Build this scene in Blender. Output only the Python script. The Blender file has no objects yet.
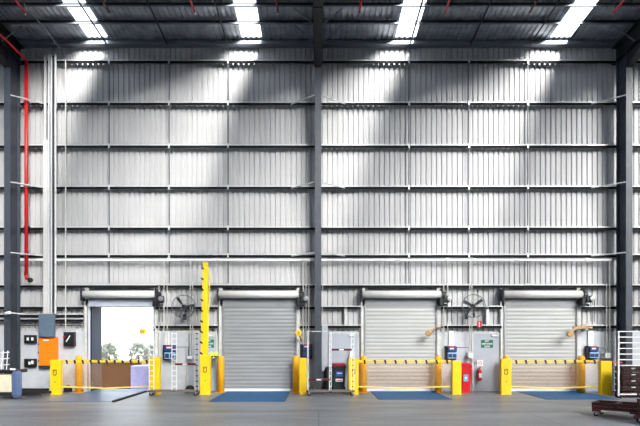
import bpy, math, random
from mathutils import Vector, Matrix
random.seed(7)
PI = math.pi
scene = bpy.context.scene
COL = scene.collection
# ------------------------------------------------------------------ measure
F, D, HZ, VX, CH = 560.0, 20.74, 338.0, 318.0, 1.963   # focal length in px, distance to wall, horizon row, centre column, eye height
def sc(y): return F / (D + y)
def X(px, y=0.0): return (px - VX) / sc(y)
def Z(py, y=0.0): return CH - (py - HZ) / sc(y)
# ------------------------------------------------------------------ materials
def lin(c):
    c /= 255.0
    return c / 12.92 if c <= 0.04045 else ((c + 0.055) / 1.055) ** 2.4
def rgb(r, g, b): return (lin(r), lin(g), lin(b), 1.0)
def mat(name, col, rough=0.5, metal=0.0, noise=0.0, nscale=6.0, bump=0.0, bscale=40.0, stretch=None, spec=0.5):
    m = bpy.data.materials.new(name); m.use_nodes = True
    nt = m.node_tree; b = nt.nodes['Principled BSDF']
    b.inputs['Roughness'].default_value = rough
    b.inputs['Metallic'].default_value = metal
    b.inputs['Specular IOR Level'].default_value = spec
    b.inputs['Base Color'].default_value = rgb(*col)
    tc = nt.nodes.new('ShaderNodeTexCoord')
    mp = nt.nodes.new('ShaderNodeMapping'); nt.links.new(tc.outputs['Object'], mp.inputs['Vector'])
    if stretch: mp.inputs['Scale'].default_value = stretch
    if noise > 0:
        n = nt.nodes.new('ShaderNodeTexNoise'); n.inputs['Scale'].default_value = nscale; n.inputs['Detail'].default_value = 6
        nt.links.new(mp.outputs[0], n.inputs['Vector'])
        r = nt.nodes.new('ShaderNodeValToRGB')
        r.color_ramp.elements[0].position = 0.3; r.color_ramp.elements[1].position = 0.7
        c = rgb(*col)
        r.color_ramp.elements[0].color = tuple(v * (1 - noise) for v in c[:3]) + (1,)
        r.color_ramp.elements[1].color = tuple(min(1, v * (1 + noise)) for v in c[:3]) + (1,)
        nt.links.new(n.outputs['Fac'], r.inputs[0]); nt.links.new(r.outputs[0], b.inputs['Base Color'])
    if bump > 0:
        n2 = nt.nodes.new('ShaderNodeTexNoise'); n2.inputs['Scale'].default_value = bscale; n2.inputs['Detail'].default_value = 4
        nt.links.new(mp.outputs[0], n2.inputs['Vector'])
        bp = nt.nodes.new('ShaderNodeBump'); bp.inputs['Strength'].default_value = bump; bp.inputs['Distance'].default_value = 0.02
        nt.links.new(n2.outputs['Fac'], bp.inputs['Height']); nt.links.new(bp.outputs[0], b.inputs['Normal'])
    return m
def emis(name, col, strength, mix=None):
    m = bpy.data.materials.new(name); m.use_nodes = True
    nt = m.node_tree; nt.nodes.clear()
    out = nt.nodes.new('ShaderNodeOutputMaterial')
    e = nt.nodes.new('ShaderNodeEmission'); e.inputs[0].default_value = rgb(*col); e.inputs[1].default_value = strength
    if mix is None: nt.links.new(e.outputs[0], out.inputs[0])
    else:
        t = nt.nodes.new('ShaderNodeBsdfTransparent'); mx = nt.nodes.new('ShaderNodeMixShader'); mx.inputs[0].default_value = mix
        nt.links.new(t.outputs[0], mx.inputs[1]); nt.links.new(e.outputs[0], mx.inputs[2]); nt.links.new(mx.outputs[0], out.inputs[0])
    return m
def net_mat(name, col, cover):
    m = bpy.data.materials.new(name); m.use_nodes = True
    nt = m.node_tree; b = nt.nodes['Principled BSDF']; b.inputs['Base Color'].default_value = rgb(*col); b.inputs['Roughness'].default_value = .9
    out = nt.nodes['Material Output']
    t = nt.nodes.new('ShaderNodeBsdfTransparent'); mx = nt.nodes.new('ShaderNodeMixShader')
    tc = nt.nodes.new('ShaderNodeTexCoord'); n = nt.nodes.new('ShaderNodeTexNoise'); n.inputs['Scale'].default_value = 5
    mp = nt.nodes.new('ShaderNodeMapping'); mp.inputs['Scale'].default_value = (1, 1, 5)
    nt.links.new(tc.outputs['Object'], mp.inputs[0]); nt.links.new(mp.outputs[0], n.inputs['Vector'])
    r = nt.nodes.new('ShaderNodeMapRange'); r.inputs[3].default_value = cover - .14; r.inputs[4].default_value = cover + .14
    nt.links.new(n.outputs['Fac'], r.inputs[0]); nt.links.new(r.outputs[0], mx.inputs[0])
    nt.links.new(t.outputs[0], mx.inputs[1]); nt.links.new(b.outputs[0], mx.inputs[2]); nt.links.new(mx.outputs[0], out.inputs[0])
    return m

SUN_E = 88.0; SKY_E = 3.0; WORLD_E = 4.2
M = dict(
    sheet=mat('wall_sheet', (188, 188, 189), .5, .05, noise=.06, nscale=1.3, stretch=(1, 1, .25)),
    roof=mat('roof_sheet', (168, 174, 182), .34, .55, noise=.3, nscale=3, bump=.25, bscale=9),
    girt=mat('galvanised', (205, 207, 208), .45, .35, noise=.08),
    purlinshade=mat('shaded_purlin_web', (40, 43, 48), .6),  # purlin steel darkened to hold the shade behind the lower flange
    purlin=mat('purlin_steel', (120, 126, 134), .5, .5, noise=.1),
    girtshade=mat('shaded_girt_web', (14, 15, 18), .7, spec=.2),  # girt steel darkened near black to carry the shade under each girt
    midgrey=mat('mid_grey', (96, 100, 106), .5, .3),
    dark_rod=mat('dark_rod', (50, 54, 60), .6, .3),
    column=mat('column_paint', (58, 64, 74), .45, .0, noise=.12, nscale=3),
    rafter=mat('rafter_paint', (26, 28, 33), .6),
    dado=mat('precast_panel', (190, 194, 200), .7, noise=.08, nscale=2.5),
    door=mat('door_grey', (172, 179, 190), .5, noise=.05, nscale=2),
    curtain=mat('roller_curtain', (140, 143, 145), .45, .2, noise=.1, nscale=1.5, stretch=(.6, 1, 4)),
    curtain_b=mat('roller_curtain_pale', (170, 172, 171), .5, .05, noise=.06, nscale=1.5, stretch=(.6, 1, 4)),  # paler tone for the third and last doors
    drum=mat('drum', (215, 214, 212), .4, .15, noise=.05),
    white=mat('white_paint', (228, 229, 230), .45, noise=.04),
    offw=mat('aged_white', (200, 200, 196), .55, noise=.12),
    black=mat('black_plastic', (18, 19, 23), .45),
    dark=mat('dark_grey', (42, 45, 52), .5, noise=.1),
    rubber=mat('rubber', (20, 20, 22), .8),
    yellow=mat('safety_yellow', (242, 200, 4), .5, noise=.05, nscale=4),
    yelloworange=mat('bollard_yellow', (238, 168, 4), .5, noise=.06, nscale=4),
    lime=mat('lime', (205, 235, 60), .5),
    red=mat('red_paint', (200, 22, 30), .4),
    maroon=mat('maroon', (84, 16, 24), .5, noise=.1),
    crate=mat('crate_plastic', (52, 16, 18), .5, noise=.3, nscale=9),
    orange=mat('orange_paint', (250, 130, 12), .4, noise=.03),
    slate=mat('slate_cabinet', (92, 110, 128), .45, noise=.06),
    blue=mat('leveller_blue', (0, 82, 132), .6, noise=.22, nscale=3, bump=.1, bscale=60),
    blue_skysheen=mat('leveller_skysheen', (82, 104, 136), .35, noise=.18, nscale=2.5, bump=.1, bscale=60),  # grey blue stands in for the sky reflected in the plate
    panelblue=mat('panel_blue', (28, 62, 120), .4),
    palepanel=mat('panel_pale', (150, 185, 215), .4),
    green=mat('sign_green', (0, 104, 78), .5),
    cream=mat('cream_cover', (225, 212, 186), .5, noise=.08),
    steelblue=mat('blue_cover', (86, 104, 140), .4, noise=.1),
    shelter=mat('dock_shelter', (22, 32, 52), .7, noise=.25, nscale=6),
    brown=mat('block_wall', (58, 22, 34), .8, noise=.2, nscale=9),
    wrap=mat('blue_wrap', (150, 165, 225), .35, noise=.12),
    asphalt=mat('yard', (120, 120, 120), .9, noise=.1),
    bark=mat('bark', (110, 100, 90), .9), leaf=mat('leaf', (186, 187, 172), .9, noise=.1, nscale=3),  # outdoor haze mixed into a pale leaf colour
    rackbase=mat('rack_base', (120, 108, 104), .5, .2),
    net=net_mat('net', (200, 146, 76), .22),
    rope=mat('webbing', (240, 214, 90), .6),
    tan=mat('tan_arm', (176, 142, 84), .5, noise=.2),
    chrome=mat('steel_tube', (190, 192, 196), .3, .8),
    sky=emis('skylight_sheet', (222, 236, 255), SKY_E, .5),
    binblack=mat('bin_dark', (26, 44, 46), .45),
    binred=mat('bin_red', (205, 16, 28), .4),
    binlid=mat('bin_lid', (150, 14, 34), .4),
    labelblue=mat('label_blue', (40, 84, 170), .5),
    skylabel=mat('label_sky', (80, 175, 225), .5),
)
# concrete floor
def floor_mat():
    m = bpy.data.materials.new('concrete_floor'); m.use_nodes = True
    nt = m.node_tree; b = nt.nodes['Principled BSDF']; L = nt.links
    tc = nt.nodes.new('ShaderNodeTexCoord')
    n1 = nt.nodes.new('ShaderNodeTexNoise'); n1.inputs['Scale'].default_value = .6; n1.inputs['Detail'].default_value = 8
    n2 = nt.nodes.new('ShaderNodeTexNoise'); n2.inputs['Scale'].default_value = 14; n2.inputs['Detail'].default_value = 8
    mp = nt.nodes.new('ShaderNodeMapping'); mp.inputs['Scale'].default_value = (.6, 2.2, 1)
    L.new(tc.outputs['Object'], mp.inputs[0]); L.new(mp.outputs[0], n1.inputs['Vector']); L.new(tc.outputs['Object'], n2.inputs['Vector'])
    r1 = nt.nodes.new('ShaderNodeValToRGB'); r1.color_ramp.elements[0].color = rgb(98, 101, 106); r1.color_ramp.elements[1].color = rgb(146, 149, 153)
    r1.color_ramp.elements[0].position = .3; r1.color_ramp.elements[1].position = .7
    L.new(n1.outputs['Fac'], r1.inputs[0])
    r2 = nt.nodes.new('ShaderNodeValToRGB'); r2.color_ramp.elements[0].color = (.78, .78, .78, 1); r2.color_ramp.elements[1].color = (1.1, 1.1, 1.1, 1)
    r2.color_ramp.elements[0].position = .3; r2.color_ramp.elements[1].position = .7
    L.new(n2.outputs['Fac'], r2.inputs[0])
    mx = nt.nodes.new('ShaderNodeMix'); mx.data_type = 'RGBA'; mx.blend_type = 'MULTIPLY'; mx.inputs[0].default_value = 1
    L.new(r1.outputs[0], mx.inputs[6]); L.new(r2.outputs[0], mx.inputs[7])
    # saw-cut joints: every 5.5 m across, and three rows along
    sp = nt.nodes.new('ShaderNodeSeparateXYZ'); L.new(tc.outputs['Object'], sp.inputs[0])
    def line(sock, at, period, w):
        a = nt.nodes.new('ShaderNodeMath'); a.operation = 'ADD'; a.inputs[1].default_value = 1000 * period - at; L.new(sock, a.inputs[0])
        mo = nt.nodes.new('ShaderNodeMath'); mo.operation = 'MODULO'; mo.inputs[1].default_value = period; L.new(a.outputs[0], mo.inputs[0])
        lt = nt.nodes.new('ShaderNodeMath'); lt.operation = 'LESS_THAN'; lt.inputs[1].default_value = w; L.new(mo.outputs[0], lt.inputs[0]); return lt
    l1 = line(sp.outputs[0], 0, 5.5, .03); l2 = line(sp.outputs[1], -5.75, 6.0, .06)
    near = nt.nodes.new('ShaderNodeMath'); near.operation = 'LESS_THAN'; near.inputs[1].default_value = -5.7; L.new(sp.outputs[1], near.inputs[0])
    l1m = nt.nodes.new('ShaderNodeMath'); l1m.operation = 'MULTIPLY'; L.new(l1.outputs[0], l1m.inputs[0]); L.new(near.outputs[0], l1m.inputs[1]); l1 = l1m
    mxx = nt.nodes.new('ShaderNodeMath'); mxx.operation = 'MAXIMUM'; L.new(l1.outputs[0], mxx.inputs[0]); L.new(l2.outputs[0], mxx.inputs[1])
    m2 = nt.nodes.new('ShaderNodeMix'); m2.data_type = 'RGBA'; m2.inputs[7].default_value = rgb(70, 70, 72)
    mul = nt.nodes.new('ShaderNodeMath'); mul.operation = 'MULTIPLY'; mul.inputs[1].default_value = .6; L.new(mxx.outputs[0], mul.inputs[0])
    L.new(mul.outputs[0], m2.inputs[0]); L.new(mx.outputs[2], m2.inputs[6]); L.new(m2.outputs[2], b.inputs['Base Color'])
    rr = nt.nodes.new('ShaderNodeMapRange'); rr.inputs[3].default_value = .36; rr.inputs[4].default_value = .5
    L.new(n1.outputs['Fac'], rr.inputs[0]); L.new(rr.outputs[0], b.inputs['Roughness'])
    return m
M['floor'] = floor_mat()

# ------------------------------------------------------------------ mesh builder
class MB:
    def __init__(s): s.v = []; s.f = []
    def add(s, vs, fs):
        o = len(s.v); s.v += [tuple(v) for v in vs]; s.f += [tuple(i + o for i in f) for f in fs]; return s
    def box(s, x0, x1, y0, y1, z0, z1, b=0.0):
        if x0 > x1: x0, x1 = x1, x0
        if y0 > y1: y0, y1 = y1, y0
        if z0 > z1: z0, z1 = z1, z0
        if b <= 0:
            vs = [(x0, y0, z0), (x1, y0, z0), (x1, y1, z0), (x0, y1, z0), (x0, y0, z1), (x1, y0, z1), (x1, y1, z1), (x0, y1, z1)]
            return s.add(vs, [(0, 3, 2, 1), (4, 5, 6, 7), (0, 1, 5, 4), (1, 2, 6, 5), (2, 3, 7, 6), (3, 0, 4, 7)])
        b = min(b, (x1 - x0) * .45, (y1 - y0) * .45, (z1 - z0) * .45)
        def ring(i, z):
            return [(x0 + i + b, y0 + i, z), (x1 - i - b, y0 + i, z), (x1 - i, y0 + i + b, z), (x1 - i, y1 - i - b, z), (x1 - i - b, y1 - i, z), (x0 + i + b, y1 - i, z), (x0 + i, y1 - i - b, z), (x0 + i, y0 + i + b, z)]
        i = b * .6
        rs = [ring(i * .7, z0), ring(0, z0 + b), ring(0, z1 - b), ring(i * .7, z1)]
        vs = sum(rs, []); fs = [tuple(range(7, -1, -1)), tuple(range(24, 32))]
        for k in range(3):
            for j in range(8):
                a, c = k * 8 + j, k * 8 + (j + 1) % 8
                fs.append((a, c, c + 8, a + 8))
        return s.add(vs, fs)
    def tube(s, pts, r, n=8, cap=True):
        pts = [Vector(p) for p in pts]; rings = []
        rr = r if isinstance(r, (list, tuple)) else [r] * len(pts)
        up = None
        for i, p in enumerate(pts):
            t = (pts[min(i + 1, len(pts) - 1)] - pts[max(i - 1, 0)]).normalized()
            if up is None:
                up = Vector((0, 0, 1)) if abs(t.z) < .9 else Vector((0, 1, 0))
            a = t.cross(up).normalized(); b = t.cross(a).normalized(); up = -b if False else up
            rings.append([p + (a * math.cos(2 * PI * k / n) + b * math.sin(2 * PI * k / n)) * rr[i] for k in range(n)])
        fs = []
        for i in range(len(pts) - 1):
            for k in range(n):
                a, c = i * n + k, i * n + (k + 1) % n
                fs.append((a, c, c + n, a + n))
        if cap:
            fs.append(tuple(range(n - 1, -1, -1))); fs.append(tuple((len(pts) - 1) * n + k for k in range(n)))
        return s.add([v for q in rings for v in q], fs)
    def lathe(s, c, prof, n=16, axis='z'):
        vs = []; fs = []
        for (r, h) in prof:
            for k in range(n):
                a = 2 * PI * k / n; u, w = r * math.cos(a), r * math.sin(a)
                p = {'z': (u, w, h), 'x': (h, u, w), 'y': (u, h, w)}[axis]
                vs.append((c[0] + p[0], c[1] + p[1], c[2] + p[2]))
        for i in range(len(prof) - 1):
            for k in range(n):
                a, b = i * n + k, i * n + (k + 1) % n
                fs.append((a, b, b + n, a + n))
        fs.append(tuple(range(n - 1, -1, -1))); fs.append(tuple((len(prof) - 1) * n + k for k in range(n)))
        return s.add(vs, fs)
    def torus(s, c, R, r, axis='y', n=28, m=8):
        pts = []
        for k in range(n + 1):
            a = 2 * PI * k / n; u, w = R * math.cos(a), R * math.sin(a)
            pts.append({'z': (c[0] + u, c[1] + w, c[2]), 'y': (c[0] + u, c[1], c[2] + w), 'x': (c[0], c[1] + u, c[2] + w)}[axis])
        vs = []; fs = []
        for k in range(n):
            a = 2 * PI * k / n
            for j in range(m):
                b = 2 * PI * j / m; q = R + r * math.cos(b); h = r * math.sin(b)
                u, w = q * math.cos(a), q * math.sin(a)
                p = {'z': (u, w, h), 'y': (u, h, w), 'x': (h, u, w)}[axis]
                vs.append((c[0] + p[0], c[1] + p[1], c[2] + p[2]))
        for k in range(n):
            for j in range(m):
                fs.append((k * m + j, ((k + 1) % n) * m + j, ((k + 1) % n) * m + (j + 1) % m, k * m + (j + 1) % m))
        return s.add(vs, fs)
    def prism(s, poly, y0, y1, axis='y'):
        n = len(poly); vs = []
        for h in (y0, y1):
            for (a, b) in poly:
                vs.append({'y': (a, h, b), 'x': (h, a, b), 'z': (a, b, h)}[axis])
        fs = [tuple(range(n)), tuple(range(2 * n - 1, n - 1, -1))]
        for k in range(n): fs.append((k, k + n, (k + 1) % n + n, (k + 1) % n))
        return s.add(vs, fs)
    def build(s, name, m, parent=None, loc=None, smooth=False):
        me = bpy.data.meshes.new(name); me.from_pydata([Vector(v) for v in s.v], [], s.f)
        import bmesh
        bm = bmesh.new(); bm.from_mesh(me); bmesh.ops.recalc_face_normals(bm, faces=bm.faces); bm.to_mesh(me); bm.free()
        me.materials.append(M[m] if isinstance(m, str) else m)
        if smooth:
            for p in me.polygons: p.use_smooth = len(p.vertices) < 5
        o = bpy.data.objects.new(name, me); COL.objects.link(o)
        if parent: o.parent = parent
        if loc: o.location = loc
        return o
def bx(*a, **k): return MB().box(*a, **k)
def tag(o, label, cat, group=None, kind=None):
    o['label'] = label; o['category'] = cat
    if group: o['group'] = group
    if kind: o['kind'] = kind
    return o
def thing(name, label, cat, loc, group=None, rz=0):
    o = bpy.data.objects.new(name, None); COL.objects.link(o); o.location = loc; o.rotation_euler = (0, 0, rz)
    o.empty_display_size = .1
    return tag(o, label, cat, group)
def struct(o): o['kind'] = 'structure'; return o
def text(name, body, size, m, parent, loc, rot=(PI / 2, 0, 0), squash=1.0, lab=None):
    cu = bpy.data.curves.new(name, 'FONT'); cu.body = body; cu.size = size; cu.align_x = 'CENTER'; cu.align_y = 'CENTER'; cu.extrude = .002
    cu.offset = size * .02
    t = bpy.data.objects.new(name, cu); COL.objects.link(t)
    dg = bpy.context.evaluated_depsgraph_get(); dg.update()
    me = bpy.data.meshes.new_from_object(t.evaluated_get(dg))
    bpy.data.objects.remove(t); me.name = name; me.materials.clear(); me.materials.append(M[m])
    o = bpy.data.objects.new(name, me); COL.objects.link(o); o.parent = parent; o.location = loc; o.rotation_euler = rot; o.scale = (squash, 1, 1)
    if lab: o['label'] = lab
    return o
def copy_tree(o, parent=None):
    c = o.copy(); COL.objects.link(c); c.parent = parent
    for ch in list(o.children): copy_tree(ch, c)
    return c

# ------------------------------------------------------------------ dimensions of the hall
ROOF0, SL = 12.86, .05                       # roof height at the wall, fall of the roof
def RZ(y): return ROOF0 - SL * y
PANEL = 2.2
doors = {1: (X(90), X(155.5)), 2: (X(223.5), X(296.5)), 3: (X(364.5), X(436)), 4: (X(503), X(575))}
DTOP = Z(306)
XL, XR, YB = -38.0, 40.0, -44.0

# floor
struct(bx(XL, XR, YB, 0.9, -.3, 0).build('floor', 'floor'))

# wall: ribbed sheeting with door openings, plus precast panel at its foot
PITCH, PANW, GD = .1925, .125, .045
def ribwall():
    mb = MB(); x = -16.0; profile = []
    while x < 16.2:
        profile += [(x, 0.0), (x + PANW, 0.0), (x + PANW + .016, GD), (x + PITCH - .022, GD)]
        x += PITCH
    for i in range(len(profile) - 1):
        (xa, ya), (xb, yb) = profile[i], profile[i + 1]
        mid = (xa + xb) / 2; z0 = PANEL - .02
        for (a, b) in doors.values():
            if a - .12 < mid < b + .12: z0 = DTOP
        mb.add([(xa, ya, z0), (xb, yb, z0), (xb, yb, ROOF0 + .1), (xa, ya, ROOF0 + .1)], [(0, 1, 2, 3)])
    return mb
w = struct(ribwall().build('wall_back', 'sheet'))
# plain outer skin keeps daylight out behind the ribs
mb = MB(); ds = sorted(doors.values())
mb.box(XL, XR, .06, .12, DTOP, ROOF0 + .1)
edges = [XL] + [e for d in ds for e in d] + [XR]
for i in range(0, len(edges), 2): mb.box(edges[i], edges[i + 1], .06, .12, 0, DTOP)
mb.build('outer_skin', 'sheet', w)
mb = MB()
for i in range(0, len(edges), 2):
    a, b = max(edges[i], -16), min(edges[i + 1], 16)
    mb.box(a, b, -.04, .06, 0, PANEL)
mb.build('precast_base', 'dado', w)
# far walls of the hall, outside the picture
struct(bx(XL - .2, XL, YB, .12, 0, 16).build('wall_left', 'dado')); struct(bx(XR, XR + .2, YB, .12, 0, 16).build('wall_right', 'dado'))
struct(bx(XL, XR, YB - .2, YB, 0, 16).build('wall_front', 'dado'))

# roof sheets and skylights
sky_c = [(-8.33 - 7.63) / 2, (-2.78 - 2.02) / 2, (2.81 + 3.54) / 2, (8.46 + 9.11) / 2]
sky = [(c - .37, c + .37) for c in sky_c]
step = 5.6
more = [sky_c[0] - step * k for k in range(1, 6)] + [sky_c[3] + step * k for k in range(1, 6)]
extra = [(c - .37, c + .37) for c in more]
allsky = sorted(sky + extra)
def ribroof(x0, x1, y0, y1, dz=0.0):
    mb = MB(); x = x0; pr = []
    while x < x1 - 1e-4:
        e = min(x + .19, x1); pr += [(x, 0), (x + .11, 0), (x + .13, .035), (e - .02, .035)] if e - x > .15 else [(x, 0), (e, 0)]
        x += .19
    pr.append((x1, 0)); pr = [p for p in pr if p[0] <= x1 + 1e-6]
    for i in range(len(pr) - 1):
        (a, ha), (b, hb) = pr[i], pr[i + 1]
        mb.add([(a, y0, RZ(y0) + ha + dz), (b, y0, RZ(y0) + hb + dz), (b, y1, RZ(y1) + hb + dz), (a, y1, RZ(y1) + ha + dz)], [(0, 1, 2, 3)])
    return mb
SKY0 = -.42
big = MB()
ed = [XL] + [e for s_ in allsky for e in s_] + [XR]
for i in range(0, len(ed), 2):
    q = ribroof(ed[i], ed[i + 1], YB, .15); big.add(q.v, q.f)
for (a, b) in allsky:
    q = ribroof(a, b, SKY0, .15); big.add(q.v, q.f)
struct(big.build('ceiling', 'roof'))
n = 1
for (a, b) in sky + extra:
    o = ribroof(a, b, YB, SKY0, -.004).build('window_%d' % n, 'sky'); struct(o)
    n += 1

# ------------------------------------------------------------------ steel frame
def ibeam_v(mb, xc, yf, yb, z0, z1, w=.225, t=.02):
    mb.box(xc - w / 2, xc + w / 2, yf, yf + t, z0, z1)
    mb.box(xc - w / 2, xc + w / 2, yb - t, yb, z0, z1)
    mb.box(xc - .008, xc + .008, yf + t, yb - t, z0, z1)
cols = [(X(7.2, -.94), 'grey blue steel I column at the left edge, beside the red pipe', 'steel column'),
        (0.005, 'grey blue steel I column in the middle of the wall', 'steel column'),
        (X(629.3, -.94), 'tall steel I column at the right edge behind the crate cage', 'steel column')]
for xc, lab, cat in cols:
    t = thing('steel_column', lab, cat, (xc, -.6, 0), 'steel columns along the wall')
    m_ = MB(); m_.box(-.1125, .1125, -.34, -.32, 0, ROOF0 - .35); m_.build('front_flange', 'column', t)
    m_ = MB(); m_.box(-.1125, .1125, .30, .32, 0, ROOF0 - .35); m_.build('rear_flange', 'column', t)
    m_ = MB(); m_.box(-.008, .008, -.32, .30, 0, ROOF0 - .35); m_.build('web', 'column', t)
    m_ = bx(-.2, .2, -.42, .4, 0, .025)
    for sx in (-.15, .15):
        for sy in (-.25, .25): m_.tube([(sx, sy, .02), (sx, sy, .07)], .016, 6)
    m_.build('base_plate', 'column', t)
for xc, side in ((cols[0][0], 'left'), (.005, 'central'), (cols[2][0], 'right')):
    mb = MB(); t = .02
    def sl(x0, x1, z0, z1, ya, yb):      # box following the roof slope (z measured down from the sheet)
        vs = []
        for y in (ya, yb):
            for (x_, z_) in ((x0, z0), (x1, z0), (x1, z1), (x0, z1)): vs.append((x_, y, RZ(y) + z_))
        mb.add(vs, [(0, 1, 2, 3), (7, 6, 5, 4), (0, 4, 5, 1), (1, 5, 6, 2), (2, 6, 7, 3), (3, 7, 4, 0)])
    sl(xc - .16, xc + .16, -.22, -.20, -16, -.05); sl(xc - .16, xc + .16, -.82, -.80, -16, -.05); sl(xc - .01, xc + .01, -.8, -.22, -16, -.05)
    # haunch below the rafter next to the column
    mb.prism([(-.94, ROOF0 - .78), (-3.4, RZ(-3.4) - .82), (-3.4, RZ(-3.4) - .80), (-.94, ROOF0 - 1.3)], xc - .01, xc + .01, 'x')
    mb.add([(xc - .12, -.94, ROOF0 - 1.3), (xc + .12, -.94, ROOF0 - 1.3), (xc + .12, -3.4, RZ(-3.4) - .83), (xc - .12, -3.4, RZ(-3.4) - .83),
            (xc - .12, -.94, ROOF0 - 1.32), (xc + .12, -.94, ROOF0 - 1.32), (xc + .12, -3.4, RZ(-3.4) - .85), (xc - .12, -3.4, RZ(-3.4) - .85)],
           [(0, 1, 2, 3), (4, 5, 6, 7), (0, 1, 5, 4), (2, 3, 7, 6), (0, 3, 7, 4), (1, 2, 6, 5)])
    tag(mb.build('roof_rafter', 'rafter'), 'dark steel roof rafter running out above the %s column' % side, 'rafter', 'roof rafters')

def girt(x0, x1, py, label, y=-.2, h=.062, group='wall girts'):
    z = Z(py + 1.0, y)
    mb = MB(); t = .004
    e = thing('steel_girt', label, 'girt', (x0, y, z), group); L_ = x1 - x0
    bx(0, L_, 0, -y - .002, h * .1, h * .1 + t).build('shaded_girt_web', 'girtshade', e)
    MB().box(0, L_, 0, t, -.075, .008).box(0, L_, t, .02, -.075, -.07).build('hanging_flange', 'girtshade', e)
    bx(0, L_, -.012, .012, .008, .05).build('top_lip', 'girt', e)
    return e
ordn = ['topmost', 'second', 'third', 'fourth', 'fifth', 'sixth', 'seventh']
for i, py in enumerate((60, 102, 144.7, 186, 226.8, 254.2, 284.5)):
    girt(-16, 16, py, '%s full length wall girt counted down from the roof, grey steel' % ordn[i])
# conduit rail just under the sixth girt
mb = MB().box(X(18, -.25), X(612, -.25), -.27, -.21, Z(260.8, -.25), Z(258.6, -.25))
tag(mb.build('cable_duct', 'white'), 'long white horizontal cable duct just under the sixth wall girt', 'cable duct')
for px_, lab in ((168, 'round white clamp on the long duct left of the raised arm'), (313, 'round white clamp on the long duct beside the central column'), (447.4, 'round white clamp on the long duct over the right of the third door'), (587, 'round white clamp on the long duct over the right of the last door')):
    tag(MB().lathe((X(px_, -.3), -.3, Z(259.6, -.3)), [(.03, -.03), (.07, -.02), (.07, .02), (.03, .03)], 12, 'y').build('pipe_clamp', 'white'), lab, 'clamp', 'clamps on the long duct')
segs = [(-16, X(85.5), 'left of the open door'), (X(157.5), X(219), 'between the open door and the second door'), (X(300), X(360.5), 'behind the central column'),
        (X(440), X(500), 'behind the wall fan with the small red sign'), (X(579), 16, 'right of the last roller door')]
for (a, b, where) in segs:
    girt(a, b, 306, 'short upper steel girt %s' % where, group='short girts between the doors')
    girt(a, b, 325 if a > -16 else 318.5, 'short lower steel girt %s' % where, group='short girts between the doors')
girt(-16, X(85.5), 314, 'short steel girt left of the open door, between its two neighbours', group='short girts between the doors')
tag(MB().tube([(X(22), -.1, Z(325.5)), (X(85), -.1, Z(325.5))], .02, 6).build('conduit_pipe', 'dark'), 'thin grey horizontal pipe left of the open door above the orange cabinet', 'pipe')
# eave member
tag(bx(-16, 16, -.3, -.02, ROOF0 - .16, ROOF0 - .03).build('eave_beam', 'purlin'), 'long steel eave beam where the ribbed wall meets the roof', 'beam')
# stub posts between lower girts
for px_, lab in ((486, 'short steel stub post under the right side of the second wall fan'), (345.5, 'short steel stub post right of the central column')):
    tag(bx(X(px_ - 1.3), X(px_ + 1.3), -.2, -.01, Z(325), Z(306)).build('stub_post', 'girt'), lab, 'post', 'stub posts between girts')
# bridging rods down the wall and roof
for i, px_ in enumerate((109, 169, 228, 409, 469, 528)):
    x_ = X(px_, -.2)
    e = bpy.data.objects.new('bridging_rod', None); COL.objects.link(e); e.location = (x_, -.17, 0)
    mb = MB(); zs = [Z(p, -.2) for p in (60, 102, 144.7, 186, 226.8, 254.2, 284.5)]
    for a, b in zip(zs[:-1], zs[1:]):
        MB().tube([(0, 0, b + .05), (0, 0, a - .04)], .02, 6).build('rod', 'midgrey', e)
        bx(-.03, .03, -.05, -.035, a - .13, a + .04).build('cleat', 'girt', e)
    tag(e, '%s vertical bridging rod on the wall counted from the left' % ordn[i].replace('topmost', 'first'), 'bridging rod', 'wall bridging rods')
    x_ = X(px_)
    mb = MB(); mb.tube([(x_, -.2, RZ(-.2) - .15), (x_, -8, RZ(-8) - .15)], .03, 6)
    tag(mb.build('roof_bridging', 'dark_rod'), 'dark bridging bar under the roof sheets, %s from the left' % ordn[i].replace('topmost', 'first'), 'bridging bar', 'roof bridging bars')
for i, y_ in enumerate((-1.42, -2.36, -3.3, -4.24, -5.18)):
    z = RZ(y_)
    e = bpy.data.objects.new('roof_purlin', None); COL.objects.link(e); e.location = (0, y_, z)
    MB().box(-16, 16, -.004, 0, -.15, -.005).box(-16, 16, 0, .07, -.012, -.008).build('shaded_purlin_web', 'purlinshade', e)
    MB().box(-16, 16, -.07, 0, -.155, -.15).box(-16, 16, -.07, -.064, -.15, -.125).build('lower_flange', 'purlin', e)
    tag(e, 'steel roof purlin, %s one out from the wall' % ordn[i].replace('topmost', 'first'), 'purlin', 'roof purlins')
# fly braces: roof
def brace(a, b, label, m='purlin', r=.022, cat='brace', group='fly braces', name='fly_brace'):
    tag(MB().tube([a, b], r, 6).build(name, m), label, cat, group)
for xc, side in ((cols[0][0], 'left'), (.005, 'central'), (cols[2][0], 'right')):
    for s_, sn in ((-1, 'left'), (1, 'right')):
        for y_, yn in ((-1.42, 'near the wall'), (-2.36, 'further out')):
            if side == 'left' and (yn == 'further out' or s_ < 0): continue
            if side == 'right' and (yn == 'further out' or s_ > 0): continue
            brace((xc + s_ * .8, y_, RZ(y_) - .2), (xc + s_ * .1, y_ - .1, RZ(y_) - .8),
                  'diagonal steel brace on the %s of the %s rafter, %s' % (sn, side, yn), 'purlin')
    for py in (102, 186, 254):
        for s_, sn in ((-1, 'left'), (1, 'right')):
            if side == 'left' and s_ < 0: continue
            if side == 'right' and s_ > 0: continue
            zz = Z(py + 2, -.2)
            brace((xc + s_ * .98, -.2, zz), (xc + s_ * .1, -.92, zz + .02),
                  'thin brace from the %s column to the %s on its %s' % (side, {102: 'second girt', 186: 'fourth girt', 254: 'sixth girt'}[py], sn), 'girt', .024)

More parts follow.
